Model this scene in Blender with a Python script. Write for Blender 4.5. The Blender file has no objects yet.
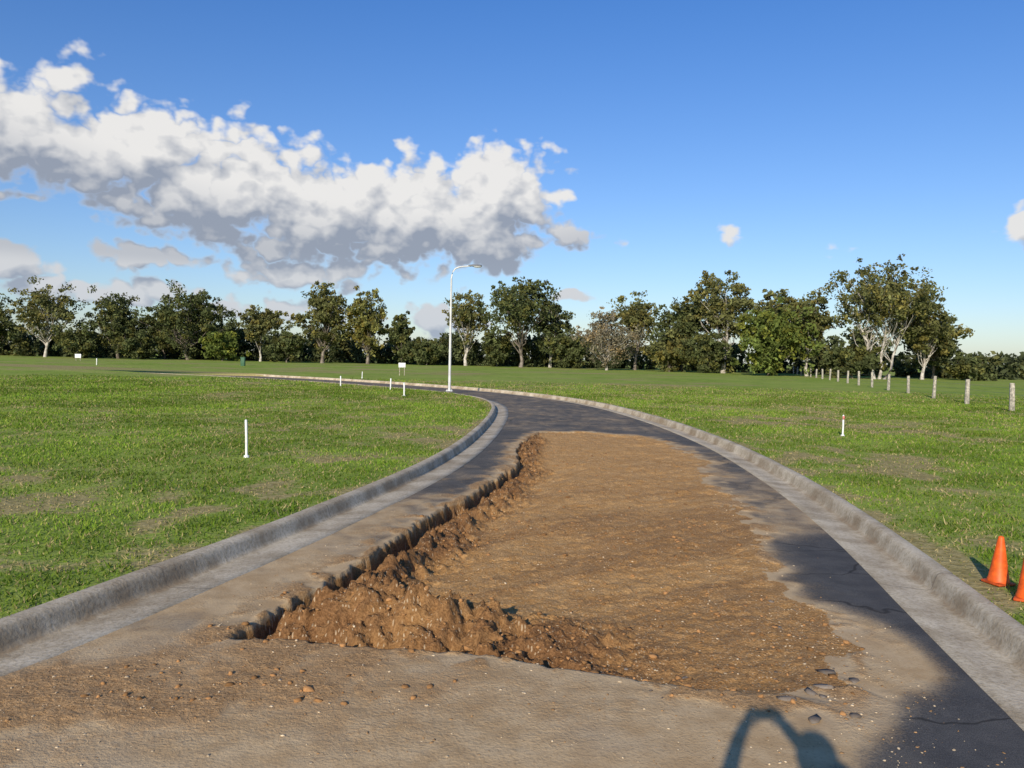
import bpy, math, random
import numpy as np
from mathutils import Vector, Matrix, Euler

rng = np.random.default_rng(7)
random.seed(7)
scene = bpy.context.scene
scene.view_settings.view_transform = 'Standard'
scene.view_settings.look = 'None'
scene.view_settings.exposure = 0
scene.view_settings.gamma = 1

# ------------------------------------------------------------------ noise
def _hash(ix, iy, seed):
    n = (ix.astype(np.int64) * 374761393 + iy.astype(np.int64) * 668265263 + seed * 1442695041) & 0xFFFFFFFF
    n = ((n ^ (n >> 13)) * 1274126177) & 0xFFFFFFFF
    n = n ^ (n >> 16)
    return (n & 0xFFFFFF) / float(0xFFFFFF)

def vnoise(x, y, seed=0):
    x = np.asarray(x, float); y = np.asarray(y, float)
    ix = np.floor(x); iy = np.floor(y)
    fx = x - ix; fy = y - iy
    fx = fx * fx * fx * (fx * (fx * 6 - 15) + 10); fy = fy * fy * fy * (fy * (fy * 6 - 15) + 10)
    a = _hash(ix, iy, seed); b = _hash(ix + 1, iy, seed)
    c = _hash(ix, iy + 1, seed); d = _hash(ix + 1, iy + 1, seed)
    return (a * (1 - fx) + b * fx) * (1 - fy) + (c * (1 - fx) + d * fx) * fy

def fbm(x, y, seed=0, oct=4):
    s = 0; a = 0.5; t = 0
    for o in range(oct):
        c, sn = math.cos(0.9 * o + .47), math.sin(0.9 * o + .47)
        s = s + a * vnoise((x * c - y * sn) * 2.03 ** o + 17 * o, (x * sn + y * c) * 2.03 ** o - 9 * o, seed + o)
        t += a; a *= 0.5
    return s / t

def wfbm(x, y, seed=0, oct=4, w=.6):
    x = np.asarray(x, float); y = np.asarray(y, float)
    wx = fbm(x * .8, y * .8, seed + 50, 2) - .5; wy = fbm(x * .8, y * .8, seed + 60, 2) - .5
    return fbm(x + w * 2 * wx, y + w * 2 * wy, seed, oct)

def sstep(a, b, x):
    t = np.clip((x - a) / (b - a), 0, 1)
    return t * t * (3 - 2 * t)

# ------------------------------------------------------------------ mesh helpers
def np_mesh(name, verts, faces, mats, attrs=None, cols=None, smooth=False, fmat=None, link=True):
    if not isinstance(faces, list): faces = [faces]
    me = bpy.data.meshes.new(name)
    verts = np.asarray(verts, np.float32)
    me.vertices.add(len(verts)); me.vertices.foreach_set('co', verts.ravel())
    loops = np.concatenate([f.ravel() for f in faces]).astype(np.int32)
    sizes = np.concatenate([np.full(len(f), f.shape[1]) for f in faces]).astype(np.int32)
    starts = np.concatenate([[0], np.cumsum(sizes)[:-1]]).astype(np.int32)
    me.loops.add(len(loops)); me.loops.foreach_set('vertex_index', loops)
    me.polygons.add(len(sizes)); me.polygons.foreach_set('loop_start', starts)
    me.polygons.foreach_set('loop_total', sizes)
    if fmat is not None: me.polygons.foreach_set('material_index', np.asarray(fmat, np.int32))
    me.update(calc_edges=True); me.validate()
    if smooth: me.polygons.foreach_set('use_smooth', np.ones(len(sizes), bool))
    for m in mats: me.materials.append(m)
    for k, v in (attrs or {}).items():
        a = me.attributes.new(k, 'FLOAT', 'POINT'); a.data.foreach_set('value', np.asarray(v, np.float32))
    for k, v in (cols or {}).items():
        a = me.attributes.new(k, 'FLOAT_COLOR', 'POINT')
        c = np.ones((len(verts), 4), np.float32); c[:, :3] = v
        a.data.foreach_set('color', c.ravel())
    ob = bpy.data.objects.new(name, me)
    if link: scene.collection.objects.link(ob)
    return ob

def tube(path, radii, n=8):
    path = np.asarray(path, float); V = []; F = []
    m = len(path)
    for i in range(m):
        t = path[min(i + 1, m - 1)] - path[max(i - 1, 0)]
        t = t / (np.linalg.norm(t) + 1e-9)
        up = np.array([0, 0, 1.0]) if abs(t[2]) < 0.9 else np.array([1.0, 0, 0])
        a = np.cross(t, up); a /= np.linalg.norm(a); b = np.cross(t, a)
        for j in range(n):
            an = 2 * math.pi * j / n
            V.append(path[i] + radii[i] * (math.cos(an) * a + math.sin(an) * b))
    for i in range(m - 1):
        for j in range(n):
            k = (j + 1) % n
            F.append((i * n + j, i * n + k, (i + 1) * n + k, (i + 1) * n + j))
    return np.array(V), np.array(F)

def merge(parts):
    V = []; F = []; o = 0
    for v, f in parts:
        V.append(v); F.append(f + o); o += len(v)
    return np.concatenate(V), np.concatenate(F)

def lathe(profile, n=24):
    V = []; F = []
    for r, z in profile:
        for j in range(n):
            a = 2 * math.pi * j / n
            V.append((r * math.cos(a), r * math.sin(a), z))
    for i in range(len(profile) - 1):
        for j in range(n):
            k = (j + 1) % n
            F.append((i * n + j, i * n + k, (i + 1) * n + k, (i + 1) * n + j))
    return np.array(V), np.array(F)

def box(cx, cy, cz, sx, sy, sz):
    V = np.array([(cx + sx / 2 * a, cy + sy / 2 * b, cz + sz / 2 * c) for a in (-1, 1) for b in (-1, 1) for c in (-1, 1)])
    F = np.array([(0, 1, 3, 2), (4, 6, 7, 5), (0, 4, 5, 1), (2, 3, 7, 6), (0, 2, 6, 4), (1, 5, 7, 3)])
    return V, F

def empty(name, loc=(0, 0, 0)):
    e = bpy.data.objects.new(name, None); e.location = loc; e.empty_display_size = 0.2
    scene.collection.objects.link(e); return e

def bevel(ob, w=0.01, seg=2):
    m = ob.modifiers.new('bevel', 'BEVEL'); m.width = w; m.segments = seg; m.limit_method = 'ANGLE'

# ------------------------------------------------------------------ material helpers
class NT:
    def __init__(self, tree): self.t = tree; self.n = tree.nodes; self.l = tree.links
    def node(self, typ, ins=None, **kw):
        nd = self.n.new(typ)
        for k, v in kw.items(): setattr(nd, k, v)
        for k, v in (ins or {}).items():
            s = nd.inputs[k]
            if isinstance(v, bpy.types.NodeSocket): self.l.new(v, s)
            else: s.default_value = v
        return nd
    def math(self, op, a, b=0.0, c=0.0, clamp=False):
        nd = self.n.new('ShaderNodeMath'); nd.operation = op; nd.use_clamp = clamp
        for i, v in enumerate((a, b, c)):
            if isinstance(v, bpy.types.NodeSocket): self.l.new(v, nd.inputs[i])
            else: nd.inputs[i].default_value = v
        return nd.outputs[0]
    def vmath(self, op, a, b=(0, 0, 0)):
        nd = self.n.new('ShaderNodeVectorMath'); nd.operation = op
        for i, v in enumerate((a, b)):
            if isinstance(v, bpy.types.NodeSocket): self.l.new(v, nd.inputs[i])
            else: nd.inputs[i].default_value = v
        return nd
    def mix(self, f, a, b, blend='MIX'):
        nd = self.n.new('ShaderNodeMix'); nd.data_type = 'RGBA'; nd.blend_type = blend; nd.clamp_factor = True
        for i, v in ((0, f), (6, a), (7, b)):
            if isinstance(v, bpy.types.NodeSocket): self.l.new(v, nd.inputs[i])
            else: nd.inputs[i].default_value = (v if i == 0 else (*v, 1) if len(v) == 3 else v)
        return nd.outputs[2]
    def ramp(self, f, lo, hi, a=0.0, b=1.0, smooth=True):
        nd = self.n.new('ShaderNodeMapRange'); nd.clamp = True
        nd.interpolation_type = 'SMOOTHSTEP' if smooth else 'LINEAR'
        self.l.new(f, nd.inputs[0])
        for i, v in enumerate((lo, hi, a, b)): nd.inputs[i + 1].default_value = v
        return nd.outputs[0]
    def noise(self, vec, scale, detail=4, rough=0.55, dist=0.0, dim='3D'):
        nd = self.node('ShaderNodeTexNoise', noise_dimensions=dim)
        for k, v in {'Scale': scale, 'Detail': detail, 'Roughness': rough, 'Distortion': dist}.items(): nd.inputs[k].default_value = v
        if vec is not None: self.l.new(vec, nd.inputs['Vector'])
        return nd.outputs['Fac']
    def attr(self, name, out='Fac'):
        return self.node('ShaderNodeAttribute', attribute_name=name).outputs[out]

def new_mat(name, rough=0.9, spec=0.2):
    m = bpy.data.materials.new(name); m.use_nodes = True
    t = NT(m.node_tree); b = m.node_tree.nodes['Principled BSDF']
    b.inputs['Roughness'].default_value = rough
    b.inputs['Specular IOR Level'].default_value = spec
    return m, t, b

def simple_mat(name, col, rough=0.6, spec=0.3, var=0.15, scale=8.0, metal=0.0):
    m, t, b = new_mat(name, rough, spec)
    pos = t.node('ShaderNodeNewGeometry').outputs['Position']
    n = t.noise(pos, scale, 4)
    c2 = tuple(c * (1 - var * 2) for c in col); c1 = tuple(min(1, c * (1 + var * 0.5)) for c in col)
    t.l.new(t.mix(t.ramp(n, 0.3, 0.7), c2, c1), b.inputs['Base Color'])
    b.inputs['Metallic'].default_value = metal
    return m

# ------------------------------------------------------------------ road alignment
LP = [(-7.6, -6), (-5.9, -2), (-4.45, 2), (-3.4, 5.3), (-2.36, 9.4), (-1.45, 14.3), (-0.95, 20), (-0.72, 27), (-0.95, 32.5), (-2.0, 37), (-4.8, 42.3), (-11, 49.5), (-18.5, 56), (-28, 62.5), (-43, 71), (-60, 79)]
RP = [(0.3, -6), (1.8, -2), (2.95, 2), (3.7, 5.87), (4.33, 9.5), (4.8, 13.6), (5.05, 19), (4.75, 26), (3.7, 33.5), (1.5, 40.3), (-2.5, 47.2), (-8.5, 54.5), (-16, 61.5), (-26, 68.5), (-41, 77.5), (-58, 86)]
def catmull(P, u):
    P = np.array([np.array(P[0]) * 2 - np.array(P[1])] + [np.array(p) for p in P] + [np.array(P[-1]) * 2 - np.array(P[-2])], float)
    n = len(P) - 3
    u = np.clip(u, 0, n - 1e-6); i = np.floor(u).astype(int); t = (u - i)[:, None]
    p0, p1, p2, p3 = P[i], P[i + 1], P[i + 2], P[i + 3]
    return 0.5 * (2 * p1 + (p2 - p0) * t + (2 * p0 - 5 * p1 + 4 * p2 - p3) * t ** 2 + (-p0 + 3 * p1 - 3 * p2 + p3) * t ** 3)
UM = len(LP) - 1
ud = np.linspace(0, UM, 9000)
Ld = catmull(LP, ud); Rd = catmull(RP, ud)
def Lx(y): return np.interp(y, Ld[:, 1], Ld[:, 0])
def Rx(y): return np.interp(y, Rd[:, 1], Rd[:, 0])
def normals(P, side):
    t = np.gradient(P, axis=0); t /= np.linalg.norm(t, axis=1)[:, None]
    return np.stack([t[:, 1], -t[:, 0]], 1) * side
Nl = normals(Ld, 1); Nr = normals(Rd, -1)

# ------------------------------------------------------------------ terrain
def gz(x, y):
    x = np.asarray(x, float); y = np.asarray(y, float)
    off = np.maximum(np.maximum(Lx(y) - x, 0), np.maximum(x - Rx(y), 0))
    return 0.115 + sstep(0.3, 4, off) * (0.14 * (fbm(x * .16, y * .16, 5, 3) - 0.5) + 0.07 * (fbm(x * 1.1, y * 1.1, 8, 2) - .5))

def dry_mask(x, y):
    n = wfbm(x * 0.30, y * 0.22, 21, 4)
    n2 = wfbm(x * 1.5, y * 1.3, 33, 4)
    m = sstep(0.49, 0.71, n * 0.55 + n2 * 0.45) * .7
    m = m + .35 * sstep(.45, .65, fbm(x * .05, y * .12, 35, 3)) * sstep(25, 60, y)
    for cx, cy, rx, ry, k in ((-4.4, 19.5, 2.8, 3.2, .8), (-5.4, 9.3, 1.8, .8, .7), (-4.2, 14, 1.4, 1.0, .5), (-3.2, 10.5, .6, 3.5, .6), (-6.8, 12.0, 1.6, .8, .5), (6.6, 13, 1.2, 4.5, .6), (4.9, 8.5, .6, 3, .6), (-4.5, 6.2, .5, 1.8, .5), (8.5, 24, 3, 4, .4)):
        e = np.exp(-(((x - cx) / rx) ** 2 + ((y - cy) / ry) ** 2))
        m = m + k * e * np.clip(3.2 * (n2 - .28), 0, 1.5)
    off = np.maximum(np.maximum(Lx(y) - x, 0), np.maximum(x - Rx(y), 0))
    m = m + .8 * np.exp(-(off / .22) ** 2) * np.clip(3 * (n2 - .25), 0, 1)
    return np.clip(m, 0, 1)

ys = [-8.0]
while ys[-1] < 900:
    y = ys[-1]; ys.append(y + max(0.2, 0.02 * abs(y)))
ys = np.array([-400., -120., -40., -15.] + ys)
offs = [0.0, 0.06]
while offs[-1] < 700: offs.append(offs[-1] + max(0.15, 0.05 * offs[-1]))
offs = np.array(offs)
V = []; nx = len(offs) * 2 + 2
for y in ys:
    lx = float(Lx(y)) + 0.03; rx = float(Rx(y)) - 0.03
    xl = lx - offs[::-1]; xr = rx + offs
    bury = float(sstep(62, 65, y))
    zl = gz(xl, np.full_like(xl, y)); zr = gz(xr, np.full_like(xr, y))
    rise = bury * .06 * np.exp(-((xl - lx) / 6) ** 2); rise2 = bury * .06 * np.exp(-((xr - rx) / 6) ** 2)
    zu = -0.45 + bury * (0.45 + 0.175)
    row = np.concatenate([np.stack([xl, np.full_like(xl, y), zl + rise], 1), [[lx + 0.01, y, zu], [rx - 0.01, y, zu]], np.stack([xr, np.full_like(xr, y), zr + rise2], 1)])
    V.append(row)
V = np.concatenate(V); ny = len(ys)
idx = np.arange(ny * nx).reshape(ny, nx)
F = np.stack([idx[:-1, :-1].ravel(), idx[:-1, 1:].ravel(), idx[1:, 1:].ravel(), idx[1:, :-1].ravel()], 1)

mg, t, b = new_mat('grass_ground', 1.0, 0.03)
pos = t.node('ShaderNodeNewGeometry').outputs['Position']
big = t.noise(pos, 0.10, 3); mid = t.noise(pos, 0.9, 4, 0.65); fine = t.noise(pos, 12, 4, 0.7)
g = t.mix(t.ramp(mid, .33, .68), (0.130, 0.225, 0.022), (0.260, 0.345, 0.052))
g = t.mix(t.ramp(big, .38, .62, 0, .6), g, (0.300, 0.350, 0.078))
g = t.mix(t.ramp(fine, .35, .75, 0, .7), g, (0.33, 0.36, 0.10))
soil = t.mix(t.ramp(fine, .3, .7), (0.24, 0.165, 0.075), (0.48, 0.37, 0.19))
dm = t.math('ADD', t.attr('dry'), t.math('MULTIPLY', t.math('SUBTRACT', fine, 0.5), 0.9))
g = t.mix(t.ramp(dm, .25, .9, 0, .8), g, soil)
t.l.new(g, b.inputs['Base Color'])
bp = t.node('ShaderNodeBump', {'Strength': 0.6, 'Distance': 0.05, 'Height': fine})
t.l.new(bp.outputs[0], b.inputs['Normal'])
np_mesh('ground', V, F, [mg], {'dry': dry_mask(V[:, 0], V[:, 1])}, smooth=True)

# ------------------------------------------------------------------ excavation
HOLE = np.array([(0.73, 21.0), (2.0, 21.3), (3.4, 20.4), (3.75, 17.0), (3.45, 13.5), (3.0, 10.6), (2.65, 8.2), (2.35, 6.8), (2.2, 5.7), (2.05, 4.95), (1.75, 4.62), (1.43, 4.66), (0.77, 4.85), (0.1, 5.1), (-0.5, 5.2), (-1.2, 5.32), (-1.9, 5.4), (-1.75, 6.2), (-1.38, 7.6), (-0.98, 9.6), (-0.35, 12.4), (0.12, 14.6), (0.1, 17.5), (0.45, 19.6)])
def sdist(x, y, P=HOLE):
    x = np.asarray(x, float); y = np.asarray(y, float)
    d = np.full(x.shape, 1e9); ins = np.zeros(x.shape, bool)
    for i in range(len(P)):
        ax, ay = P[i]; bx, by = P[(i + 1) % len(P)]
        ex, ey = bx - ax, by - ay
        tt = np.clip(((x - ax) * ex + (y - ay) * ey) / (ex * ex + ey * ey), 0, 1)
        d = np.minimum(d, np.hypot(x - ax - tt * ex, y - ay - tt * ey))
        c = ((ay > y) != (by > y)) & (x < (bx - ax) * (y - ay) / (by - ay + 1e-12) + ax)
        ins ^= c
    return np.where(ins, d, -d)

def road_fields(x, y):
    sd = sdist(x, y)
    n1 = wfbm(x * 1.1, y * 1.1, 3, 3) - .5
    n2 = wfbm(x * 4, y * 4, 4, 5) - .5
    R = sstep(0.4, 2.2, x - .05 * y)                 # 1 on the right-hand side, soft feathered edge
    sd = sd + n1 * (0.16 + .42 * R) + n2 * (0.13 + .34 * R)
    ww_ = .045 + .40 * R
    inside = sstep(0.0, 0.04, sd)
    leftx = np.interp(y, [5, 6.2, 7.6, 9.6, 12.4, 14.6, 21], [-1.9, -1.75, -1.38, -.98, -.35, .12, .5])
    dl = x - leftx
    wband = np.interp(y, [5, 8, 14, 20], [1.05, .68, .5, .3]) * (0.55 + .9 * fbm(x * .8, y * .8, 9, 2))
    left = sstep(wband * 1.6, wband * .5, dl)
    nearb = sstep(6.45, 5.65, y + .12 * x) * sstep(1.5, -.2, x)
    rough = np.clip(np.maximum(left, nearb), 0, 1)
    deep = 0.035 + 0.13 * sstep(1.4, .2, dl) * sstep(20.5, 12, y) + 0.04 * sstep(2.4, 0.2, x) * sstep(18, 8, y)
    wall = sstep(0.0, ww_, sd)
    clod = np.abs(wfbm(x * 3.6, y * 3.6, 11, 5) - .5) * 2
    clod2 = wfbm(x * 9, y * 9, 14, 4, .9)
    clod3 = wfbm(x * 5.5, y * 5.5, 15, 4, .9)
    clod4 = wfbm(x * 18, y * 18, 16, 2, .9)
    u = x * .8 + y * .6; w = -x * .6 + y * .8
    streak = fbm(u * .7, w * 5.5, 19, 4) - .5
    heap = rough * sstep(.12, .40, sd) * sstep(1.4 * wband, .3 * wband, dl) * sstep(18, 7, y) * .19
    corner = np.exp(-(((x + .75) / 1.05) ** 2 + ((y - 5.88) / .36) ** 2)) * .20 * sstep(.02, .22, sd)
    lump = rough * (0.20 * (clod - .2) + 0.16 * (clod2 - .5) + .16 * (clod3 - .5) + .06 * (clod4 - .5)) + (1 - rough) * (0.034 * (clod2 - .5) + .016 * (clod4 - .5) + 0.040 * streak + 0.06 * (fbm(x * .9, y * .9, 44, 2) - .5))
    z = inside * (-deep * wall + heap + corner + lump * sstep(0, .15 + .35 * R, sd))
    nn = wfbm(x * 1.0, y * 1.0, 77, 5); nf = wfbm(x * 4.0, y * 3.0, 78, 4)
    xb = 1.95 + .7 * (y - 4.2) + 1.0 * (nn - .5)      # right limit of the dusty crossing
    nr = sstep(6.0, 5.1, y) * sstep(.5, -.4, x - np.minimum(xb, 2.6)) * sstep(-4.4, -2.6, x + .5 * (5 - y)) * 1.45
    lf = sstep(17, 6, y) * sstep(0.6, -0.9, x) * 0.75
    rt = np.exp(-(((x - 2.55) / .36) ** 2 + ((y - 5.45) / 0.75) ** 2)) * 1.5
    rt2 = 0.42 * sstep(17, 12, y) * sstep(6, 9, y) * sstep(2.2, 3, x)
    edge = np.exp(np.minimum(sd, 0) / (0.22 + .12 * R)) * 1.1
    far = 0.25 * sstep(19, 23, y)
    dust = np.maximum.reduce([nr, lf, rt, rt2, edge, far])
    dust = np.clip(dust * (0.40 + 1.15 * nn) + (nf - .5) * .5 * (dust > .1), 0, 1)
    spill = (1 - inside) * sstep(0.42, 0.66, nf) * np.exp(np.minimum(sd, 0) / 0.28)
    sm = np.exp(-np.abs((y - (4.75 + 0.42 * (x + 1.6))) / 0.78) ** 2.5) * sstep(-.2, -1.1, x) * sstep(-4.2, -3.3, x + .3 * (nn - .5))
    sm2 = .7 * np.exp(-((y - 4.5) / 0.7) ** 2) * sstep(1.9, -.6, x) * sstep(-3.6, -2.4, x)
    brown = np.clip(np.maximum.reduce([sm * 1.1 * (0.15 + 1.2 * nf), spill * 1.2, sm2 * (nf + .2)]), 0, 1) * (1 - inside)
    z = z + 0.005 * (fbm(x * 1.5, y * 1.5, 61, 3) - .5) * (1 - inside) + (0.022 * clod2 + .010 * clod4) * brown * (1 - inside)
    moist = sstep(0.42, 0.60, wfbm(u * .45, w * 1.5, 55, 4)) * sstep(16, 9, y)
    wet = np.clip(inside * (0.88 * rough + 0.42 * moist + 0.5 * (clod2 - .5) + .35 * streak), 0, 1)
    dirt = sstep(.005, .03, sd)
    cx = x + .45 * (nn - .5) + .18 * (nf - .5)
    clean = sstep(-.28, .28, cx - np.interp(y, [3.5, 4.2, 5.0, 6.3, 6.6, 7.6, 8.5, 9.2], [1.75, 2.05, 2.75, 2.9, 2.6, 2.7, 2.85, 3.5])) * sstep(10.2, 8.4, y + .6 * (nf - .5))
    clean = np.clip(clean, 0, 1)
    return z, dirt, dust * (1 - .8 * clean), wet, brown * (1 - .6 * clean), clean

# ------------------------------------------------------------------ road mesh
c = (Ld + Rd) / 2
sl = np.concatenate([[0], np.cumsum(np.linalg.norm(np.diff(c, axis=0), axis=1))])
sel = [0.0]
while sel[-1] < sl[-1] - 1:
    yy = np.interp(sel[-1], sl, c[:, 1])
    st = 0.15 if yy < 3.0 else (max(0.014, 0.0032 * yy) if yy < 22.5 else 0.3)
    sel.append(sel[-1] + st)
uu = np.interp(sel, sl, ud)
pl = catmull(LP, uu); pr = catmull(RP, uu)
nl = np.stack([np.interp(uu, ud, Nl[:, k]) for k in (0, 1)], 1); nr_ = np.stack([np.interp(uu, ud, Nr[:, k]) for k in (0, 1)], 1)
A = pl + nl * 0.60; B = pr + nr_ * 0.60
nt = 400
tt = np.linspace(0, 1, nt)
P = A[:, None, :] * (1 - tt)[None, :, None] + B[:, None, :] * tt[None, :, None]
X = P[..., 0].ravel(); Y = P[..., 1].ravel()
z, dirt, dust, wet, brown, clean = road_fields(X, Y)
idx = np.arange(len(uu) * nt).reshape(len(uu), nt)
F = np.stack([idx[:-1, :-1].ravel(), idx[:-1, 1:].ravel(), idx[1:, 1:].ravel(), idx[1:, :-1].ravel()], 1)

mr, t, b = new_mat('asphalt_road', 0.92, 0.15)
pos = t.node('ShaderNodeNewGeometry').outputs['Position']
n_big = t.noise(pos, 0.7, 4, .6); n_mid = t.noise(pos, 4, 4, .6); n_f = t.noise(pos, 45, 4, .7); n_vf = t.noise(pos, 160, 1, .6)
vor = t.node('ShaderNodeTexVoronoi', {'Scale': 45.0}, voronoi_dimensions='2D'); t.l.new(pos, vor.inputs['Vector'])
asph = t.mix(t.ramp(n_mid, .3, .7), (0.095, 0.089, 0.082), (0.150, 0.138, 0.122))
asph = t.mix(t.ramp(n_big, .35, .65, 0, .8), asph, (0.190, 0.168, 0.140))
asph = t.mix(t.math('MULTIPLY', t.attr('clean'), .9), asph, t.mix(t.ramp(n_mid, .3, .7), (0.082, 0.081, 0.082), (0.120, 0.116, 0.112)))
asph = t.mix(t.ramp(n_vf, .35, .7), t.mix(1.0, asph, (.55, .55, .55), 'MULTIPLY'), asph)
wp = t.vmath('ADD', pos, t.vmath('MULTIPLY', t.node('ShaderNodeTexNoise', {'Scale': 3.0, 'Vector': pos}).outputs['Color'], (.35, .35, 0)).outputs[0]).outputs[0]
wp = t.vmath('MULTIPLY', wp, (.55, 1.3, 0)).outputs[0]
crk = t.node('ShaderNodeTexVoronoi', {'Scale': .9, 'Vector': wp}, voronoi_dimensions='2D', feature='DISTANCE_TO_EDGE').outputs['Distance']
cm = t.math('MULTIPLY', t.ramp(crk, .004, .016, 1, 0), t.ramp(n_big, .40, .50))
asph = t.mix(t.math('MULTIPLY', cm, .8), asph, (.03, .028, .026))
dustc = t.mix(t.ramp(n_mid, .3, .7), (0.47, 0.315, 0.160), (0.60, 0.435, 0.245))
dustc = t.mix(t.ramp(n_f, .50, .75, 0, .65), dustc, (0.28, 0.175, 0.085))
dustc = t.mix(t.ramp(n_big, .5, .68, 0, .35), dustc, (0.42, 0.345, 0.245))
dsm = t.math('ADD', t.attr('dust'), t.math('MULTIPLY', t.math('SUBTRACT', n_f, .5), .7))
col = t.mix(t.ramp(dsm, .1, .72, 0, .94), asph, dustc)
dry = t.mix(t.ramp(n_mid, .3, .7), (0.58, 0.325, 0.118), (0.72, 0.445, 0.190))
dry = t.mix(t.ramp(n_f, .35, .7), t.mix(1.0, dry, (.68, .62, .55), 'MULTIPLY'), dry)
wetc = t.mix(t.ramp(n_f, .3, .7), (0.140, 0.066, 0.025), (0.30, 0.155, 0.064))
dirtc = t.mix(t.math('MULTIPLY_ADD', t.math('SUBTRACT', n_mid, .5), .6, t.attr('wet'), clamp=True), dry, wetc)
peb = t.math('MULTIPLY', t.ramp(vor.outputs['Distance'], .32, .18), t.ramp(t.node('ShaderNodeSeparateColor', {0: vor.outputs['Color']}).outputs[0], .78, .86))
dirtc = t.mix(t.math('MULTIPLY', peb, .6), dirtc, (0.68, 0.53, 0.34))
bm = t.math('ADD', t.attr('brown'), t.math('MULTIPLY', t.math('SUBTRACT', n_f, .5), .8))
col = t.mix(t.ramp(bm, .22, .72, 0, .88), col, t.mix(t.ramp(n_f, .3, .7), (0.28, 0.150, 0.058), (0.54, 0.335, 0.160)))
col = t.mix(t.ramp(t.attr('dirt'), .35, .65), col, dirtc)
t.l.new(col, b.inputs['Base Color'])
bp = t.node('ShaderNodeBump', {'Strength': 0.85, 'Height': n_f})
t.l.new(t.math('MULTIPLY_ADD', t.math('MAXIMUM', t.attr('dirt'), t.attr('brown')), .026, .004), bp.inputs['Distance'])
t.l.new(bp.outputs[0], b.inputs['Normal'])
np_mesh('road', np.stack([X, Y, z], 1), F, [mr], dict(dirt=dirt, dust=dust, wet=wet, brown=brown, clean=clean), smooth=True)

# ------------------------------------------------------------------ kerbs
mk, t, b = new_mat('kerb_concrete', 0.85, 0.2)
pos = t.node('ShaderNodeNewGeometry').outputs['Position']
n1 = t.noise(pos, 1.6, 5, .65); n2 = t.noise(pos, 30, 4, .7)
cc = t.mix(t.ramp(n1, .3, .7), (0.38, 0.305, 0.205), (0.64, 0.555, 0.415))
cc = t.mix(t.ramp(n2, .4, .75), cc, t.mix(1.0, cc, (.64, .60, .54), 'MULTIPLY'))
s = t.attr('arc')
fr = t.math('ABSOLUTE', t.math('SUBTRACT', t.math('FRACT', t.math('DIVIDE', s, 3.0)), 0.5))
cc = t.mix(t.ramp(fr, .002, .005, .5, 0), cc, (0.11, 0.09, 0.07))
prof = t.attr('prof')
dirtl = t.math('ADD', t.math('ABSOLUTE', t.math('SUBTRACT', prof, .20)), t.math('MULTIPLY', t.math('SUBTRACT', n1, .5), .28))
cc = t.mix(t.ramp(dirtl, -.04, .06, .7, 0), cc, (0.27, 0.19, 0.11))
t.l.new(cc, b.inputs['Base Color'])
t.l.new(t.node('ShaderNodeBump', {'Strength': .5, 'Distance': .012, 'Height': n2}).outputs[0], b.inputs['Normal'])
prof = [(0.0, -0.3), (0.0, 0.12), (0.012, 0.135), (0.06, 0.138), (0.115, 0.136), (0.140, 0.122), (0.155, 0.09), (0.175, 0.02), (0.19, -0.012), (0.22, -0.022), (0.45, -0.008), (0.615, 0.006), (0.62, -0.2)]
for nm, D, N in (('kerb_gutter', Ld, Nl), ('kerb_gutter.001', Rd, Nr)):
    sa = np.concatenate([[0], np.cumsum(np.linalg.norm(np.diff(D, axis=0), axis=1))])
    ss = np.arange(0, sa[-1] - 6, 0.12)
    p = np.stack([np.interp(ss, sa, D[:, k]) for k in (0, 1)], 1); q = np.stack([np.interp(ss, sa, N[:, k]) for k in (0, 1)], 1)
    V = []; AR = []; PR = []
    for (o, zz) in prof:
        wob = 0.006 * (fbm(ss * 1.3, ss * 0 + o * 9, 90, 3) - .5)
        V.append(np.stack([p[:, 0] + q[:, 0] * o, p[:, 1] + q[:, 1] * o, zz + wob], 1)); AR.append(ss); PR.append(np.full(len(ss), o))
    m = len(prof); k = len(ss)
    V = np.concatenate(V); idx = np.arange(m * k).reshape(m, k)
    F = np.stack([idx[:-1, :-1].ravel(), idx[:-1, 1:].ravel(), idx[1:, 1:].ravel(), idx[1:, :-1].ravel()], 1)
    if nm == 'kerb_gutter': F = F[:, ::-1]
    np_mesh(nm, V, F, [mk], {'arc': np.concatenate(AR), 'prof': np.concatenate(PR)}, smooth=True)

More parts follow.
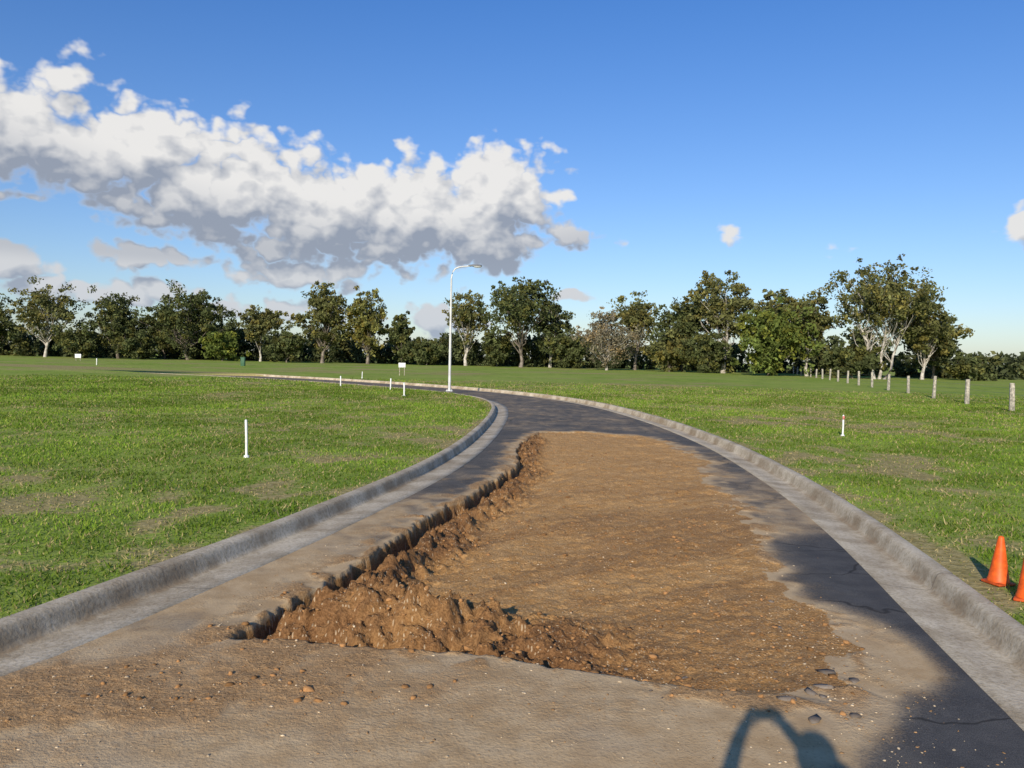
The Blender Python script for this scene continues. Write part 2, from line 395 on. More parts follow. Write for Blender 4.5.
# ------------------------------------------------------------------ loose stones and clods
def ico_base():
    ph = (1 + 5 ** .5) / 2
    v = np.array([(-1, ph, 0), (1, ph, 0), (-1, -ph, 0), (1, -ph, 0), (0, -1, ph), (0, 1, ph), (0, -1, -ph), (0, 1, -ph), (ph, 0, -1), (ph, 0, 1), (-ph, 0, -1), (-ph, 0, 1)], float)
    f = np.array([(0, 11, 5), (0, 5, 1), (0, 1, 7), (0, 7, 10), (0, 10, 11), (1, 5, 9), (5, 11, 4), (11, 10, 2), (10, 7, 6), (7, 1, 8), (3, 9, 4), (3, 4, 2), (3, 2, 6), (3, 6, 8), (3, 8, 9), (4, 9, 5), (2, 4, 11), (6, 2, 10), (8, 6, 7), (9, 8, 1)])
    return v / np.linalg.norm(v[0]), f
def stones(name, x, y, size, cols, mat, flat=0.7, jit=.7):
    bv, bf = ico_base(); n = len(x)
    zz = road_fields(x, y)[0]
    V = bv[None] * (1 + jit * (rng.random((n, 12, 1)) - .5))
    V = V * (size[:, None, None] * np.stack([0.6 + .9 * rng.random(n), 0.6 + .9 * rng.random(n), flat * (0.6 + .6 * rng.random(n))], 1)[:, None, :])
    a = rng.random(n) * 6.28; ca, sa = np.cos(a)[:, None], np.sin(a)[:, None]
    V = np.stack([V[..., 0] * ca - V[..., 1] * sa, V[..., 0] * sa + V[..., 1] * ca, V[..., 2]], 2)
    V = V + np.stack([x, y, zz + size * 0.10], 1)[:, None, :]
    F = (bf[None] + (np.arange(n) * 12)[:, None, None]).reshape(-1, 3)
    return np_mesh(name, V.reshape(-1, 3), F, [mat], cols={'col': np.repeat(cols, 12, axis=0)})
ms, t, b = new_mat('stone_clod', 0.95, 0.1)
pos = t.node('ShaderNodeNewGeometry').outputs['Position']
t.l.new(t.mix(t.ramp(t.noise(pos, 90, 2), .3, .7, 0, .4), t.attr('col', 'Color'), (0.16, .09, .04)), b.inputs['Base Color'])
N = 26000
x = rng.uniform(-2.4, 2.6, N); y = 4.4 + 14 * rng.random(N) ** 1.8
zf, dd, _, ww, br, _ = road_fields(x, y)
keep = ((dd > .5) & (rng.random(N) < 0.06 + 0.9 * np.clip(ww - .15, 0, 1) ** 1.5)) | ((br > .5) & (rng.random(N) < .10))
x, y = x[keep], y[keep]; n = len(x)
sz = 0.003 + 0.026 * rng.random(n) ** 5
C = np.array([0.28, 0.145, 0.058]) * (0.6 + 1.1 * rng.random((n, 1)))
stones('soil_clods', x, y, sz, C, ms)
N = 26000
x = rng.uniform(-3.4, 3.4, N); y = 3.3 + 13 * rng.random(N) ** 1.7
zf, dd, du, ww, br, cl = road_fields(x, y)
pk = np.clip(0.06 + 0.28 * dd + 0.5 * br + 0.25 * (du > .45) * (fbm(x * 1.2, y * 1.2, 71, 3) > .52) + .9 * (np.abs(x - 2.2) < .35) * (y < 6.4), 0, 1) * (x > Lx(y) + .75) * (x < Rx(y) - .75) * (1 - .8 * cl)
keep = rng.random(N) < pk
x, y = x[keep], y[keep]; n = len(x)
sz = 0.002 + 0.008 * rng.random(n) ** 4
tone = rng.random((n, 1)); C = np.where(tone > .5, np.array([[0.60, 0.48, 0.32]]), np.array([[0.32, 0.19, 0.09]])) * (0.7 + .6 * rng.random((n, 1)))
stones('gravel', x, y, sz, C, ms, .6)
EP = np.array([(2.2, 5.5), (2.1, 5.0), (1.8, 4.65), (1.5, 4.7), (2.32, 6.4), (1.0, 4.85)])
n = 34
k = rng.integers(0, len(EP), n); x = EP[k, 0] + rng.normal(0, .12, n); y = EP[k, 1] + rng.normal(0, .2, n)
stones('asphalt_rubble', x, y, 0.008 + 0.045 * rng.random(n) ** 3, np.full((n, 3), 0.15) * np.array([1.15, 1, .85]) * (0.6 + .8 * rng.random((n, 1))), ms, .35, .9)

# ------------------------------------------------------------------ grass blades
N = 780000
r = rng.uniform(3.2, 60, N) ; th = rng.uniform(-0.9, 0.9, N)
x = r * np.sin(th); y = r * np.cos(th)
keep = ((x < Lx(y) + 0.01) | (x > Rx(y) - 0.01))
keep &= rng.random(N) < np.interp(r, [0, 40, 60], [1, 1, .15])
x, y, r = x[keep], y[keep], r[keep]
dm = dry_mask(x, y)
clump = wfbm(x * 2.6, y * 2.6, 101, 3)
keep = rng.random(len(x)) < (1.0 - 0.7 * dm) * (0.45 + 0.9 * clump)
x, y, r, dm, clump = x[keep], y[keep], r[keep], dm[keep], clump[keep]
n = len(x); zz = np.where((x < Lx(y)) | (x > Rx(y)), gz(x, y), .115)
hgt = (0.012 + 0.032 * rng.random(n)) * (0.4 + 1.3 * clump) * (1 - .5 * dm) * (1 + 0.018 * r)
tall = rng.random(n) < .015; hgt = np.where(tall, hgt * 2.2, hgt)
wid = (0.0030 + 0.0040 * rng.random(n)) * (1 + r * 0.09)
a = rng.random(n) * 6.283; lean = rng.random(n) * 1.5; la = rng.random(n) * 6.283
ex, ey = np.cos(a) * wid, np.sin(a) * wid
V = np.empty((n, 3, 3))
V[:, 0] = np.stack([x - ex, y - ey, zz - .004], 1); V[:, 1] = np.stack([x + ex, y + ey, zz - .004], 1)
V[:, 2] = np.stack([x + np.cos(la) * lean * hgt, y + np.sin(la) * lean * hgt, zz + hgt], 1)
F = np.arange(3 * n).reshape(n, 3)
gcol = np.array([[0.140, 0.232, 0.022]]) * (0.65 + .75 * rng.random((n, 1)))
gcol2 = np.array([[0.31, 0.35, 0.065]]); k = (rng.random((n, 1)) < 0.5) * rng.random((n, 1)); gcol = gcol * (1 - k) + gcol2 * k
big = sstep(.4, .65, fbm(x * .35, y * .35, 131, 3))[:, None]; gcol = gcol * (0.78 + .45 * big)
straw = np.array([[0.44, 0.355, 0.165]]) * (0.6 + .7 * rng.random((n, 1)))
k = (rng.random(n) < (0.08 + 0.65 * dm))[:, None]
gcol = np.where(k, straw, gcol)
mb, t, b = new_mat('grass_blade', 0.8, 0.08)
cat = t.attr('col', 'Color'); t.l.new(cat, b.inputs['Base Color'])
tr = t.node('ShaderNodeBsdfTranslucent', {'Color': cat}); mx = t.node('ShaderNodeMixShader', {0: .35, 1: b.outputs[0], 2: tr.outputs[0]})
t.l.new(mx.outputs[0], mb.node_tree.nodes['Material Output'].inputs[0])
np_mesh('grass', V.reshape(-1, 3), F, [mb], cols={'col': np.repeat(gcol, 3, axis=0)})

# ------------------------------------------------------------------ trees
mleaf, t, b = new_mat('leaves', 0.7, 0.15)
cat = t.attr('col', 'Color'); t.l.new(cat, b.inputs['Base Color'])
tr = t.node('ShaderNodeBsdfTranslucent', {'Color': cat}); mx = t.node('ShaderNodeMixShader', {0: .3, 1: b.outputs[0], 2: tr.outputs[0]})
t.l.new(mx.outputs[0], mleaf.node_tree.nodes['Material Output'].inputs[0])
def bark(name, c1, c2):
    m, t, b = new_mat(name, .9, .1)
    pos = t.node('ShaderNodeNewGeometry').outputs['Position']
    t.l.new(t.mix(t.ramp(t.noise(pos, 1.6, 3, .6), .35, .65), c1, c2), b.inputs['Base Color']); return m
bark_d = bark('bark_dark', (.12, .10, .08), (.27, .23, .19)); bark_p = bark('bark_pale', (.28, .25, .21), (.58, .54, .48))

def leafcloud(cent, rad, per, size, col, flat=.75, cvar=.35):
    n = len(cent); ci = np.repeat(np.arange(n), per); m = len(ci)
    d = rng.normal(size=(m, 3)); d /= np.linalg.norm(d, axis=1)[:, None]
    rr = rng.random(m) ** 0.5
    p = cent[ci] + d * (rr * rad[ci])[:, None] * np.array([1, 1, flat])
    p[:, 2] -= 0.3 * rad[ci] * rng.random(m) ** 2
    a = rng.normal(size=(m, 3)); a /= np.linalg.norm(a, axis=1)[:, None]
    bb = rng.normal(size=(m, 3)); bb -= (bb * a).sum(1)[:, None] * a; bb /= np.linalg.norm(bb, axis=1)[:, None]
    sz = size * (0.5 + rng.random(m))[:, None]
    V = np.stack([p - a * sz, p - bb * sz * .55, p + a * sz, p + bb * sz * .55], 1).reshape(-1, 3)
    F = np.arange(4 * m).reshape(m, 4)
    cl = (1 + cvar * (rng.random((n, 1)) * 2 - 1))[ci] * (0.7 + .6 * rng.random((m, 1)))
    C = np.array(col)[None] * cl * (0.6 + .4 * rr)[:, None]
    yel = (rng.random((n, 1)) < .25)[ci]; C = np.where(yel, C * np.array([[1.3, 1.1, .85]]), C)
    return V, F, np.repeat(C, 4, axis=0)

def make_tree(name, x, y, H, W, col=(.05, .075, .022), base=.28, n=34, pale=False, dens=1.0, lean=0.0, bush=False, leaf=.24, rc=.15, trunks=1, lob=1.0):
    z0 = float(gz(x, y)) - .1
    parts = []
    cH = H * (1 - base); cz = H * base + cH / 2
    cent = []; rad = []; k = 0
    ph1, ph2 = rng.random(2) * 6.28
    while len(cent) < n and k < 4000:
        k += 1
        d = rng.normal(size=3); d /= np.linalg.norm(d); q = rng.random() ** .5
        v = d * q
        rr = W * rc * (0.6 + .8 * rng.random())
        if v[2] < -.2 and rng.random() < .35 and not bush: continue
        azm = math.atan2(d[1], d[0])
        wv = (1.0 if v[2] > -.1 else 1.0 + .35 * (v[2] + .1)) * (0.94 + lob * (.18 * math.sin(3 * azm + ph1) + .12 * math.sin(5 * v[2] + ph2)))
        cent.append(np.array([v[0] * (W / 2 - rr * .4) * wv, v[1] * (W / 2 - rr * .4) * wv, cz + v[2] * (cH / 2 - rr * .4)])); rad.append(rr)
    cent = np.array(cent); rad = np.array(rad)
    cent[:, 0] += lean * cent[:, 2]
    rt = max(.12, H * .020)
    for ti in range(trunks):
        sp = (ti - (trunks - 1) / 2)
        off = np.array([sp * rt * 2.0, 0, 0])
        top = np.array([lean * H * .8 + rng.normal() * W * .05 + sp * W * .34, rng.normal() * W * .05, H * (.80 if not bush else .6)])
        ts = np.linspace(0, 1, 9); wig = rng.normal(size=(9, 3)) * W * .012; wig[0] = 0
        path = off[None] * (1 - ts[:, None]) + top[None] * ts[:, None] + wig
        path[:, 0] += 0.06 * W * np.sin(ts * 4 + ti) * ts
        rads = rt * (1 - .85 * ts) * (1 + .35 * np.exp(-ts * 18)) / (trunks ** .5)
        parts.append(tube(path, rads, 8))
        for i in range(ti, len(cent), trunks):
            c = cent[i]; f = np.clip((c[2] / H - .18 - .25 * rng.random()) / .86, .18, .8)
            s0 = np.array([np.interp(f, ts, path[:, k2]) for k2 in range(3)]); r0 = np.interp(f, ts, rads) * .5
            mid = (s0 + c) / 2 + np.array([0, 0, -.04 * H]) + rng.normal(size=3) * W * .02
            q1 = s0 * .6 + mid * .4
            parts.append(tube([s0, q1, mid, (mid + c) / 2 + rng.normal(size=3) * W * .012, c], [r0, r0 * .75, r0 * .55, r0 * .35, r0 * .12], 5))
            e = c + rng.normal(size=3) * rad[i] * .5
            parts.append(tube([mid, (mid + e) / 2 + rng.normal(size=3) * .1, e], [r0 * .35, r0 * .2, .015], 4))
    Vt, Ft = merge(parts)
    sub = np.repeat(cent, 7, axis=0) + rng.normal(size=(len(cent) * 7, 3)) * np.repeat(rad, 7)[:, None] * np.array([.68, .68, .5])
    srad = np.repeat(rad, 7) * (.30 + .40 * rng.random(len(sub)))
    sub[:, 2] = np.maximum(sub[:, 2], srad * .8 + .05)
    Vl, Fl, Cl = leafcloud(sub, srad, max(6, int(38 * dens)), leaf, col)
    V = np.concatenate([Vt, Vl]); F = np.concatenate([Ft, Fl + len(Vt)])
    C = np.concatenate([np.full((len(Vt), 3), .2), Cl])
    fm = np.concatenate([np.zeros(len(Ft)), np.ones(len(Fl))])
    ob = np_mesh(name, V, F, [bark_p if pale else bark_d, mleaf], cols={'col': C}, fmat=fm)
    ob.location = (x, y, z0)
    return ob

OLV = (.170, .175, .062); DRK = (.112, .132, .048); GRN = (.150, .192, .044); GRY = (.26, .23, .15); YEL = (.21, .205, .06)
T = 'eucalyptus_tree'
trees = [
 (-97, 150, 11.0, 9, dict(col=DRK, base=.1)),
 (-86, 148, 13.4, 12, dict(col=OLV, base=.30, dens=.8, pale=True)),
 (-73.5, 150, 13.2, 11, dict(col=DRK, base=.2, n=38)),
 (-60.5, 150, 13.4, 15, dict(col=DRK, base=.08, n=52, dens=1.1, rc=.13)),
 (-67, 155, 9.5, 9, dict(col=OLV, base=.15)),
 (-47, 150, 10.8, 8.5, dict(col=OLV, base=.30, dens=.8, pale=True)),
 (-35.0, 148, 15.4, 9.5, dict(col=OLV, base=.12, n=46, dens=1.0)),
 (-26.8, 149, 14.6, 9.5, dict(col=YEL, base=.12, n=44, dens=.9)),
 (-21.0, 152, 9.5, 6, dict(col=DRK, base=.1)),
 (-8.8, 152, 14.8, 9.5, dict(col=OLV, base=.25, dens=.7, pale=True)),
 (1.5, 146, 16.6, 15, dict(col=DRK, base=.24, n=52, dens=.85, rc=.12)),
 (7, 150, 13.2, 8, dict(col=DRK, base=.25, dens=.8, pale=True)),
 (15.5, 132, 10.2, 12.5, dict(col=GRY, base=.10, n=48, dens=.6, pale=True, rc=.12, leaf=.18)),
 (21, 138, 13.6, 11, dict(col=OLV, base=.25, dens=.8)),
 (28, 132, 12.4, 10.5, dict(col=DRK, base=.2)),
 (33, 126, 16.4, 12, dict(col=OLV, base=.32, dens=.8, n=42, rc=.13, pale=True, lob=.6)),
 (35, 110, 9.3, 10.5, dict(col=GRN, base=.03, n=44, dens=1.1)),
 (38.5, 120, 13.0, 9.5, dict(col=OLV, base=.25)),
 (41, 112, 12.0, 7.5, dict(col=OLV, base=.32, dens=.8, pale=True)),
 (47.0, 103, 15.2, 15, dict(col=OLV, base=.34, n=76, dens=.7, pale=True, rc=.10, trunks=3, leaf=.2, lob=.45)),
 (54, 106, 11.0, 10, dict(col=OLV, base=.28, dens=.75, pale=True, rc=.13)),
 (58.5, 112, 8.5, 8, dict(col=DRK, base=.2, dens=.7)),
]
for (x, y, H, W, kw) in trees: make_tree(T, x, y, H, W, **kw)
shr = [(-79.5, 147, 6.5, 9, DRK), (-68, 146, 6, 8, DRK), (-53, 147, 6.0, 7, GRN), (-41, 146, 6.4, 7.5, DRK), (-16, 150, 5.4, 8, DRK), (-3, 150, 7.5, 7, DRK), (9.5, 146, 6.5, 9, DRK), (25, 128, 6.5, 7, OLV), (44, 104, 4.6, 6, DRK), (30, 124, 7, 8, DRK), (62, 108, 3.2, 6, DRK)]
for (x, y, H, W, c) in shr: make_tree('shrub', x, y, H, W, col=c, base=.02, n=26, bush=True, rc=.17)
cx = np.linspace(-190, 130, 440); n = len(cx)
cx = cx + rng.normal(0, .6, n)
cy = np.interp(cx, [-190, -100, 20, 60, 130], [165, 165, 160, 124, 124]) + rng.uniform(-5, 8, n)
hh = 2.5 + 6.2 * fbm(cx * .10, cx * 0, 201, 3) ** 1.2
hh = np.where(cx > 58, hh * .35 + 2.0, hh)
cents = []; rads = []
for i in range(n):
    zz_ = 0.6
    while zz_ < hh[i]:
        cents.append((cx[i] + rng.normal() * .5, cy[i], zz_)); rads.append(1.1 + .5 * rng.random()); zz_ += 1.25
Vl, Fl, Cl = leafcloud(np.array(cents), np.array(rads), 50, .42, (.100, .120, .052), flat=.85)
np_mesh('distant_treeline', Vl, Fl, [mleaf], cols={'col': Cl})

# ------------------------------------------------------------------ street lamp
galv = simple_mat('galvanised_steel', (.62, .62, .60), .45, .5, .08, 3)
glass = simple_mat('lamp_diffuser', (.75, .75, .72), .3, .5, .05, 3)
darkm = simple_mat('dark_housing', (.20, .21, .22), .5, .4, .1, 6)
lx_, ly_ = -3.25, 41.8
lamp = empty('street_lamp', (lx_, ly_, float(gz(lx_, ly_)) - .02))
def child(parent, name, parts, mats, bev=None, smooth=True):
    V, F = merge(parts) if isinstance(parts, list) else parts
    ob = np_mesh(name, V, F, mats, smooth=smooth); ob.parent = parent
    if bev: bevel(ob, bev)
    return ob
zs = np.linspace(0, 5.85, 12)
path = [(0, 0, z_) for z_ in zs] + [(.02, 0, 6.05), (.08, 0, 6.23), (.2, 0, 6.37), (.38, 0, 6.45), (.62, 0, 6.49), (1.0, 0, 6.52)]
rads = list(np.linspace(.075, .045, 12)) + [.043, .042, .04, .038, .036, .034]
child(lamp, 'pole', tube(path, rads, 14), [galv])
child(lamp, 'base_plate', [box(0, 0, .03, .34, .34, .04)], [galv], .006, False)
child(lamp, 'bolts', [tube([(a * .12, b2 * .12, .05), (a * .12, b2 * .12, .11)], [.015, .015], 6) for a in (-1, 1) for b2 in (-1, 1)], [galv])
hv, hf = lathe([(.001, -.30), (.07, -.27), (.10, -.15), (.11, 0), (.10, .18), (.07, .34), (.045, .42), (.001, .43)], 16)
hv = np.stack([-hv[:, 2], hv[:, 1] * 1.15, np.where(hv[:, 0] > 0, hv[:, 0] * .8, hv[:, 0] * .35)], 1) + np.array([1.28, 0, 6.53])
child(lamp, 'luminaire_housing', (hv, hf[:, ::-1]), [darkm])
gv, gf = lathe([(.001, -.07), (.07, -.055), (.10, -.02), (.105, 0.0)], 16)
child(lamp, 'lens', (gv * np.array([2.1, 1, 1]) + np.array([1.34, 0, 6.50]), gf), [glass])

# ------------------------------------------------------------------ fence
wood = simple_mat('weathered_timber', (.50, .45, .36), .9, .1, .25, 9)
wire_m = simple_mat('fence_wire', (.25, .24, .22), .6, .4, .1, 5)
fence = empty('post_and_wire_fence', (0, 0, 0))
pp = [(21.0 + .256 * (yy - 33.7), yy) for yy in np.concatenate([[15.2, 21.3, 27.5], np.arange(33.7, 135, 6.15)])]
parts = []
for i, (px, py) in enumerate(pp):
    g0 = float(gz(px, py)); hh_ = 1.12 + .16 * random.random(); w = .085 + .02 * random.random()
    lx2, ly2 = random.uniform(-.06, .06), random.uniform(-.03, .03)
    parts.append(tube([(px, py, g0 - .2), (px + lx2 * .5, py + ly2 * .5, g0 + hh_ * .5), (px + lx2, py + ly2, g0 + hh_ - .02), (px + lx2, py + ly2, g0 + hh_), (px + lx2, py + ly2, g0 + hh_ + .003)], [w * 1.15, w * 1.08, w, w * .9, .001], 7))
V, F = merge(parts); ob = np_mesh('posts', V, F, [wood]); ob.parent = fence
parts = []
for hgt_ in (.25, .5, .75, .98):
    pth = []
    for i, (px, py) in enumerate(pp):
        pth.append((px - .09, py, float(gz(px, py)) + hgt_))
        if i < len(pp) - 1:
            qx, qy = (px + pp[i + 1][0]) / 2 - .09, (py + pp[i + 1][1]) / 2
            pth.append((qx, qy, float(gz(qx, qy)) + hgt_ - .02))
    parts.append(tube(pth, [.004] * len(pth), 4))
V, F = merge(parts); ob = np_mesh('wires', V, F, [wire_m]); ob.parent = fence

# ------------------------------------------------------------------ survey stakes, signs, pillars
white = simple_mat('white_plastic', (.78, .78, .75), .45, .4, .06, 12)
pinkm = simple_mat('pink_tag', (.65, .22, .18), .6, .2, .1, 12)
def stake(x, y, h, w=.022, tag=False, foot=True):
    e = empty('marker_stake', (x, y, float(gz(x, y)) - .01))
    child(e, 'stake', [tube([(0, 0, -.1), (0.004, 0, h * .5), (0, 0, h - .01), (0, 0, h)], [w, w, w, w * .8], 10), tube([(0, 0, h), (0, 0, h + .012)], [w * .8, .002], 10)], [white])
    if foot: child(e, 'base_collar', lathe([(w, .05), (w * 2.0, .045), (w * 2.2, .0), (w * 2.2, -.04)], 12), [white])
    if tag: child(e, 'tag', [box(0, -w - .006, h * .88, w * 2.6, .004, h * .16)], [pinkm])
    e.rotation_euler = (random.uniform(-.04, .04), random.uniform(-.04, .04), 0)
    return e
stake(-4.58, 13.9, .66); stake(8.35, 20.2, .54, tag=True)
stake(-4.85, 36.2, .62, .035); stake(-6.2, 41.0, .62, .035); stake(-9.6, 45.0, .60, .035); stake(-11.2, 60, .5, .03)
stake(-45.5, 88, .75, .05, foot=False)
def sign(x, y, h, w, hh, ang=0.0):
    e = empty('lot_sign', (x, y, float(gz(x, y))))
    child(e, 'legs', [box(-w * .35, .02, h / 2 - .1, .05, .04, h + .2), box(w * .35, .02, h / 2 - .1, .05, .04, h + .2)], [wood], .004, False)
    child(e, 'panel', [box(0, -.015, h - hh / 2, w, .02, hh)], [white], .004, False)
    e.rotation_euler = (0, 0, ang)
sign(-9.6, 70, 1.1, .6, .4, .1); sign(-60.5, 112, 1.0, .9, .55, -.1)
pil = simple_mat('green_pillar', (.05, .13, .07), .6, .3, .1, 5)
def pillar(x, y, w, h):
    e = empty('service_pillar', (x, y, float(gz(x, y))))
    child(e, 'cabinet', [box(0, 0, h / 2 - .05, w, w * .8, h)], [pil], .03, False)
    child(e, 'lid', [box(0, 0, h - .02, w * 1.12, w * .92, .06)], [pil], .015, False)
pillar(-33.5, 100, .5, 1.1)

# ------------------------------------------------------------------ traffic cones
orange = simple_mat('orange_rubber', (.80, .12, .012), .5, .35, .16, 18)
blk = simple_mat('cone_foot', (.55, .085, .015), .6, .3, .2, 25)
def cone(x, y, s, rot, tilt=0):
    e = empty('traffic_cone', (x, y, float(gz(x, y)) + .005))
    child(e, 'body', lathe([(.105, .025), (.103, .045), (.095, .06), (.075, .17), (.052, .30), (.034, .40), (.028, .425), (.026, .437), (.018, .44), (.016, .425)], 28), [orange])
    f2 = child(e, 'foot', lathe([(.001, .0), (.15, .0), (.158, .008), (.155, .022), (.12, .028), (.10, .03)], 4), [blk], .006, False); f2.rotation_euler = (0, 0, .785)
    e.scale = (s * .9, s * .9, s); e.rotation_euler = (tilt, tilt * .5, rot)
cone(4.15, 6.75, .92, .3, .02); cone(4.11, 6.28, .98, .9, -.02)

# ------------------------------------------------------------------ photographer (stands behind the camera; only the shadow is in the picture)
skin = simple_mat('skin', (.45, .27, .19), .55, .3, .05, 20)
shirt = simple_mat('shirt_fabric', (.75, .35, .05), .9, .1, .1, 20)
trs = simple_mat('trouser_fabric', (.04, .05, .09), .9, .1, .1, 20)
hair = simple_mat('hair', (.05, .035, .02), .8, .2, .2, 60)
CH = 1.95
ph = empty('photographer', (0, 0, 0))
def skinned(name, chains, mat, sub=2):
    vs = []; rs = []; es = []; key = {}
    for ch in chains:
        prev = None
        for (x, y, z, r) in ch:
            k = (round(x, 4), round(y, 4), round(z, 4))
            if k not in key: key[k] = len(vs); vs.append((x, y, z)); rs.append(r)
            if prev is not None: es.append((prev, key[k]))
            prev = key[k]
    me = bpy.data.meshes.new(name); me.from_pydata(vs, es, []); ob = bpy.data.objects.new(name, me); scene.collection.objects.link(ob)
    m = ob.modifiers.new('skin', 'SKIN')
    for i, sv in enumerate(me.skin_vertices[0].data): sv.radius = (rs[i], rs[i]); sv.use_root = (i == 0)
    s = ob.modifiers.new('sub', 'SUBSURF'); s.levels = sub; s.render_levels = sub
    me.materials.append(mat); ob.parent = ph; return ob
bx, by, up = .185, -.38, .06
skinned('shirt', [[(bx, by, 1.02 + up, .16), (bx, by, 1.2 + up, .155), (bx, by + .01, 1.38 + up, .175), (bx, by, 1.50 + up, .12), (bx, by + .01, 1.57 + up, .07)],
   [(bx, by + .01, 1.38 + up, .175), (bx - .19, by + .01, 1.48 + up, .08), (bx - .33, by + .07, 1.53 + up, .06), (bx - .39, by + .11, 1.58 + up, .055)],
   [(bx, by + .01, 1.38 + up, .175), (bx + .19, by + .01, 1.48 + up, .08), (bx + .25, by + .11, 1.53 + up, .07), (bx + .24, by + .18, 1.58 + up, .065)]], shirt)
skinned('trousers', [[(bx, by, 1.0 + up, .155), (bx - .1, by, .93, .11), (bx - .12, by + .02, .52, .08), (bx - .13, by, .12, .055)], [(bx, by, 1.0 + up, .155), (bx + .1, by, .93, .11), (bx + .12, by + .02, .52, .08), (bx + .13, by, .12, .055)]], trs)
for sgn in (-1, 1):
    skinned('boot', [[(bx + sgn * .13, by, .12, .05), (bx + sgn * .13, by, .05, .05), (bx + sgn * .135, by + .12, .04, .045), (bx + sgn * .14, by + .2, .03, .032)]], hair)
skinned('neck', [[(bx, by + .01, 1.54 + up, .06), (bx, by + .03, 1.68 + up, .055)]], skin)
skinned('forearm_left', [[(bx - .38, by + .105, 1.575 + up, .048), (bx - .41, by + .13, 1.61 + up, .048), (-.15, -.16, 1.85, .038), (-.085, -.10, 1.93, .032)]], skin)
skinned('forearm_right', [[(bx + .24, by + .175, 1.575 + up, .05), (bx + .22, by + .21, 1.62 + up, .05), (.17, -.14, 1.83, .038), (.085, -.10, 1.93, .032)]], skin)
for sgn, nm in ((-1, 'hand_left'), (1, 'hand_right')):
    for k in range(4):
        zf_ = 1.915 + k * .018
        skinned(nm + '_finger_%d' % (k + 1), [[(sgn * .088, -.10, zf_, .010), (sgn * .078, -.068, zf_, .009), (sgn * .055, -.045, zf_ + .002, .008), (sgn * .03, -.043, zf_ + .003, .007)]], skin, 1)
    skinned(nm + '_palm', [[(sgn * .085, -.115, 1.91, .022), (sgn * .088, -.105, 1.945, .026), (sgn * .087, -.10, 1.97, .02)]], skin, 1)
    skinned(nm + '_thumb', [[(sgn * .085, -.12, 1.92, .012), (sgn * .06, -.122, 1.915, .010), (sgn * .035, -.115, 1.92, .009)]], skin, 1)
child(ph, 'compact_camera', [box(0, -.085, 1.95, .105, .028, .062)], [darkm], .006, False)
bpy.ops.mesh.primitive_uv_sphere_add(segments=32, ring_count=24, radius=1, location=(bx, by + .04, 1.77 + up))
hd = bpy.context.object; hd.name = 'head'; hd.data.materials.append(skin)
for v in hd.data.vertices:
    x, y, z = v.co; k = 1 - .25 * max(0, -z) ** 1.5
    nose = .16 * math.exp(-((x / .16) ** 2 + ((z + .12) / .22) ** 2)) if y > 0 else 0
    v.co = (x * .08 * k, y * .10 * k + nose * .16, z * .125)
for p in hd.data.polygons: p.use_smooth = True
hd.parent = ph
capv, capf = lathe([(.098, -.02), (.100, .03), (.090, .07), (.062, .105), (.001, .12)], 24)
child(ph, 'cap', (capv * np.array([1, 1.15, 1]) + np.array([bx, by + .03, 1.79 + up]), capf), [trs])
child(ph, 'ears', [box(bx - .084, by + .03, 1.765 + up, .014, .03, .055), box(bx + .084, by + .03, 1.765 + up, .014, .03, .055)], [skin], .006, False)

# ------------------------------------------------------------------ sun
AZ = math.radians(17.7); EL = math.radians(22.5)
sd_ = Vector((math.sin(AZ) * math.cos(EL), math.cos(AZ) * math.cos(EL), -math.sin(EL)))
sun = bpy.data.lights.new('sun', 'SUN'); sun.energy = 5.0; sun.angle = math.radians(.5); sun.color = (1, .90, .74)
so = bpy.data.objects.new('sun', sun); so.rotation_euler = sd_.to_track_quat('-Z', 'Y').to_euler(); so.location = (-10, -30, 20)
scene.collection.objects.link(so)

# ------------------------------------------------------------------ world: sky and clouds
w = bpy.data.worlds.new('World'); scene.world = w; w.use_nodes = True
try:
    w.cycles.sampling_method = 'MANUAL'; w.cycles.sample_map_resolution = 256
except Exception as e: print(e)
w.node_tree.nodes.clear(); t = NT(w.node_tree)
sky = t.node('ShaderNodeTexSky', sky_type='NISHITA'); sky.sun_disc = False
sky.sun_elevation = EL; sky.sun_rotation = math.radians(197.7); sky.air_density = 1.0; sky.dust_density = .5; sky.ozone_density = 2.0
CL = [ # azimuth, elevation, half width, half height (degrees), weight
 (-31.5, 13.0, 7.5, 4.3, 1.0), (-25.4, 12.2, 7.5, 4.2, 1.05), (-19.3, 10.4, 8, 4.6, 1.1), (-12.7, 9.4, 8, 4.6, 1.1), (-6.5, 9.6, 7.5, 4.5, 1.1), (-1.6, 11.0, 4.9, 4.3, 1.12), (-2.5, 8.0, 6.5, 2.5, 1.05), (3.4, 8.6, 3.2, 1.5, .9),
 (-15.5, 5.1, 5.5, 1.3, .9), (-24, 6.0, 4.5, 1.3, .9), (-31.6, 5.1, 3.0, 1.2, .95), (3.2, 4.3, 2.6, .7, .75), (15, 8.7, 1.9, .9, .85), (32.3, 8.4, 1.8, 1.7, .9), (-5.5, 2.4, 4.5, 1.3, .85), (-15, 3.0, 5, 1.2, .75), (22, 6.8, 3.2, .8, .55), (-31, 8.9, 4, .6, .65), (-27, 3.6, 7, 1.1, .88), (-20, 2.8, 5, .9, .8)]
g = bpy.data.node_groups.new('cloud_density', 'ShaderNodeTree')
g.interface.new_socket('P', in_out='INPUT', socket_type='NodeSocketVector'); g.interface.new_socket('D', in_out='OUTPUT', socket_type='NodeSocketFloat')
q = NT(g); gi = q.node('NodeGroupInput'); go = q.node('NodeGroupOutput')
Pv = gi.outputs[0]
warp = q.node('ShaderNodeTexNoise', {'Scale': .30, 'Detail': 2}, noise_dimensions='2D'); q.l.new(Pv, warp.inputs['Vector'])
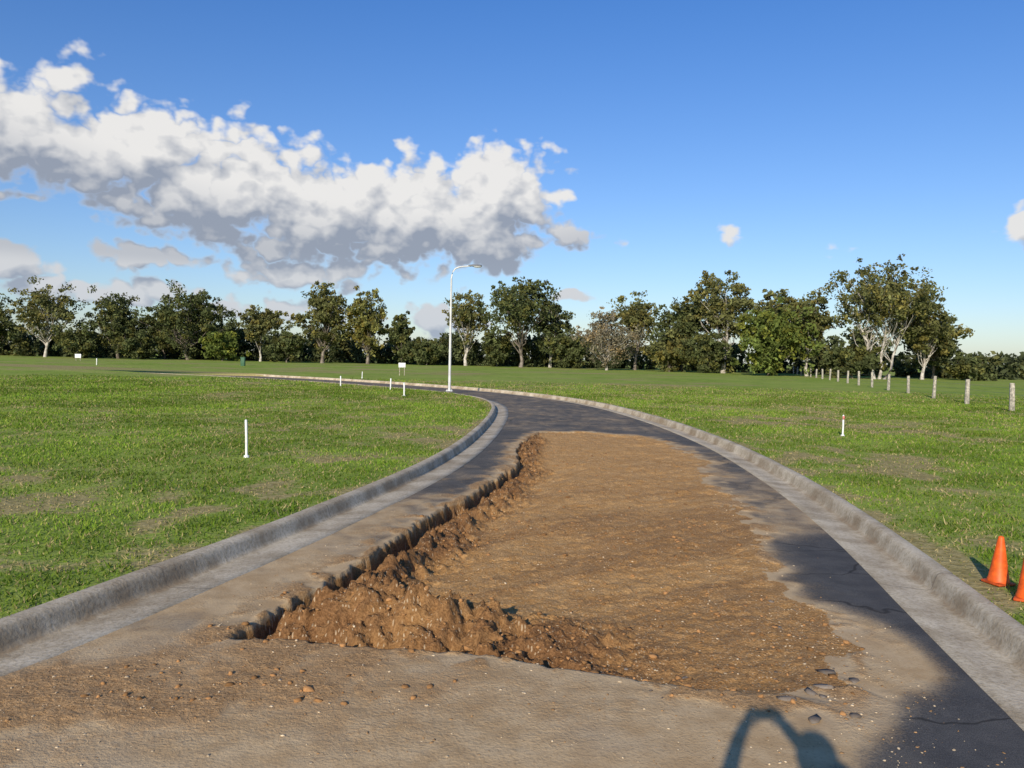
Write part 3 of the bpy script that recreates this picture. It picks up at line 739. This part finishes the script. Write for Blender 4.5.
wv = q.vmath('MULTIPLY', q.vmath('SUBTRACT', warp.outputs['Color'], (.5, .5, .5)).outputs[0], (2.4, 1.6, 0)).outputs[0]
Pw = q.vmath('ADD', Pv, wv).outputs[0]
acc = None
for a, e, ra, re, wt in CL:
    d = q.vmath('LENGTH', q.vmath('MULTIPLY', q.vmath('SUBTRACT', Pw, (a, e, 0)).outputs[0], (1 / ra, 1 / re, 0)).outputs[0]).outputs['Value']
    m = q.math('MULTIPLY_ADD', d, -wt * .72, wt)
    acc = m if acc is None else q.math('MAXIMUM', acc, m)
Pn = q.vmath('MULTIPLY', Pv, (1.0, 1.3, 1)).outputs[0]
f1 = q.noise(Pn, .30, 6, .46, .1, '2D')
bil = q.math('ABSOLUTE', q.math('SUBTRACT', q.noise(Pn, .45, 3, .45, 0, '2D'), .5))
D = q.math('ADD', acc, q.math('ADD', q.math('MULTIPLY', q.math('SUBTRACT', f1, .5), .85), q.math('MULTIPLY', q.math('SUBTRACT', bil, .12), 1.3)))
q.l.new(D, go.inputs[0])
tc = t.node('ShaderNodeTexCoord').outputs['Generated']
sx = t.node('ShaderNodeSeparateXYZ', {0: tc})
az = t.math('MULTIPLY', t.math('ARCTAN2', sx.outputs[0], sx.outputs[1]), 57.2958)
el = t.math('MULTIPLY', t.math('ARCSINE', sx.outputs[2]), 57.2958)
Pm = t.node('ShaderNodeCombineXYZ', {0: az, 1: el}).outputs[0]
def dens(off):
    gn = t.node('ShaderNodeGroup'); gn.node_tree = g
    t.l.new(t.vmath('ADD', Pm, off).outputs[0], gn.inputs[0]); return gn.outputs[0]
D0 = dens((0, 0, 0)); D1 = dens((-.6, 1.2, 0))
alpha = t.ramp(D0, .28, .54)
light = t.math('SUBTRACT', D0, D1)
lf = t.ramp(light, -.50, .22, 0, 1, False)
azo = t.math('ADD', az, 8.0); bot = t.math('MULTIPLY_ADD', t.math('MULTIPLY', azo, azo), .007, 6.4)
dark = t.ramp(t.math('SUBTRACT', el, bot), -.2, 4.2, .62, 0)
low = t.math('MULTIPLY', t.ramp(el, 5.0, 6.2, .5, 1), t.ramp(az, 6, 9, 1, .15))
lf = t.math('SUBTRACT', lf, t.math('MULTIPLY', dark, low), clamp=True)
thin = t.ramp(D0, .30, .54, .5, 0)
lf = t.math('MAXIMUM', lf, thin)
cc = t.mix(lf, (.32, .36, .44), (.90, .88, .85))
hazef = t.ramp(el, 0, 7, .5, 0, False)
cc = t.mix(hazef, cc, (.48, .58, .73))
bg1 = t.node('ShaderNodeBackground', {'Strength': .12})
tintc = t.mix(t.ramp(el, 2, 26, 0, 1, False), (.80, .88, 1.08), (.40, .76, 1.26))
tint = t.mix(1.0, sky.outputs[0], tintc, 'MULTIPLY'); t.l.new(tint, bg1.inputs[0])
bg2 = t.node('ShaderNodeBackground', {'Strength': .95}); t.l.new(cc, bg2.inputs[0])
mx = t.node('ShaderNodeMixShader', {0: t.math('MULTIPLY', alpha, .96), 1: bg1.outputs[0], 2: bg2.outputs[0]})
out = t.node('ShaderNodeOutputWorld'); t.l.new(mx.outputs[0], out.inputs[0])

# ------------------------------------------------------------------ camera
cam = bpy.data.cameras.new('camera'); co = bpy.data.objects.new('camera', cam); scene.collection.objects.link(co)
cam.sensor_width = 36; cam.lens = 28.27; cam.clip_start = .05; cam.clip_end = 3000
co.matrix_world = Matrix.Translation((0, 0, CH)) @ Matrix.Rotation(math.radians(90 - 1.92), 4, 'X') @ Matrix.Rotation(math.radians(1.2), 4, 'Z')
scene.camera = co
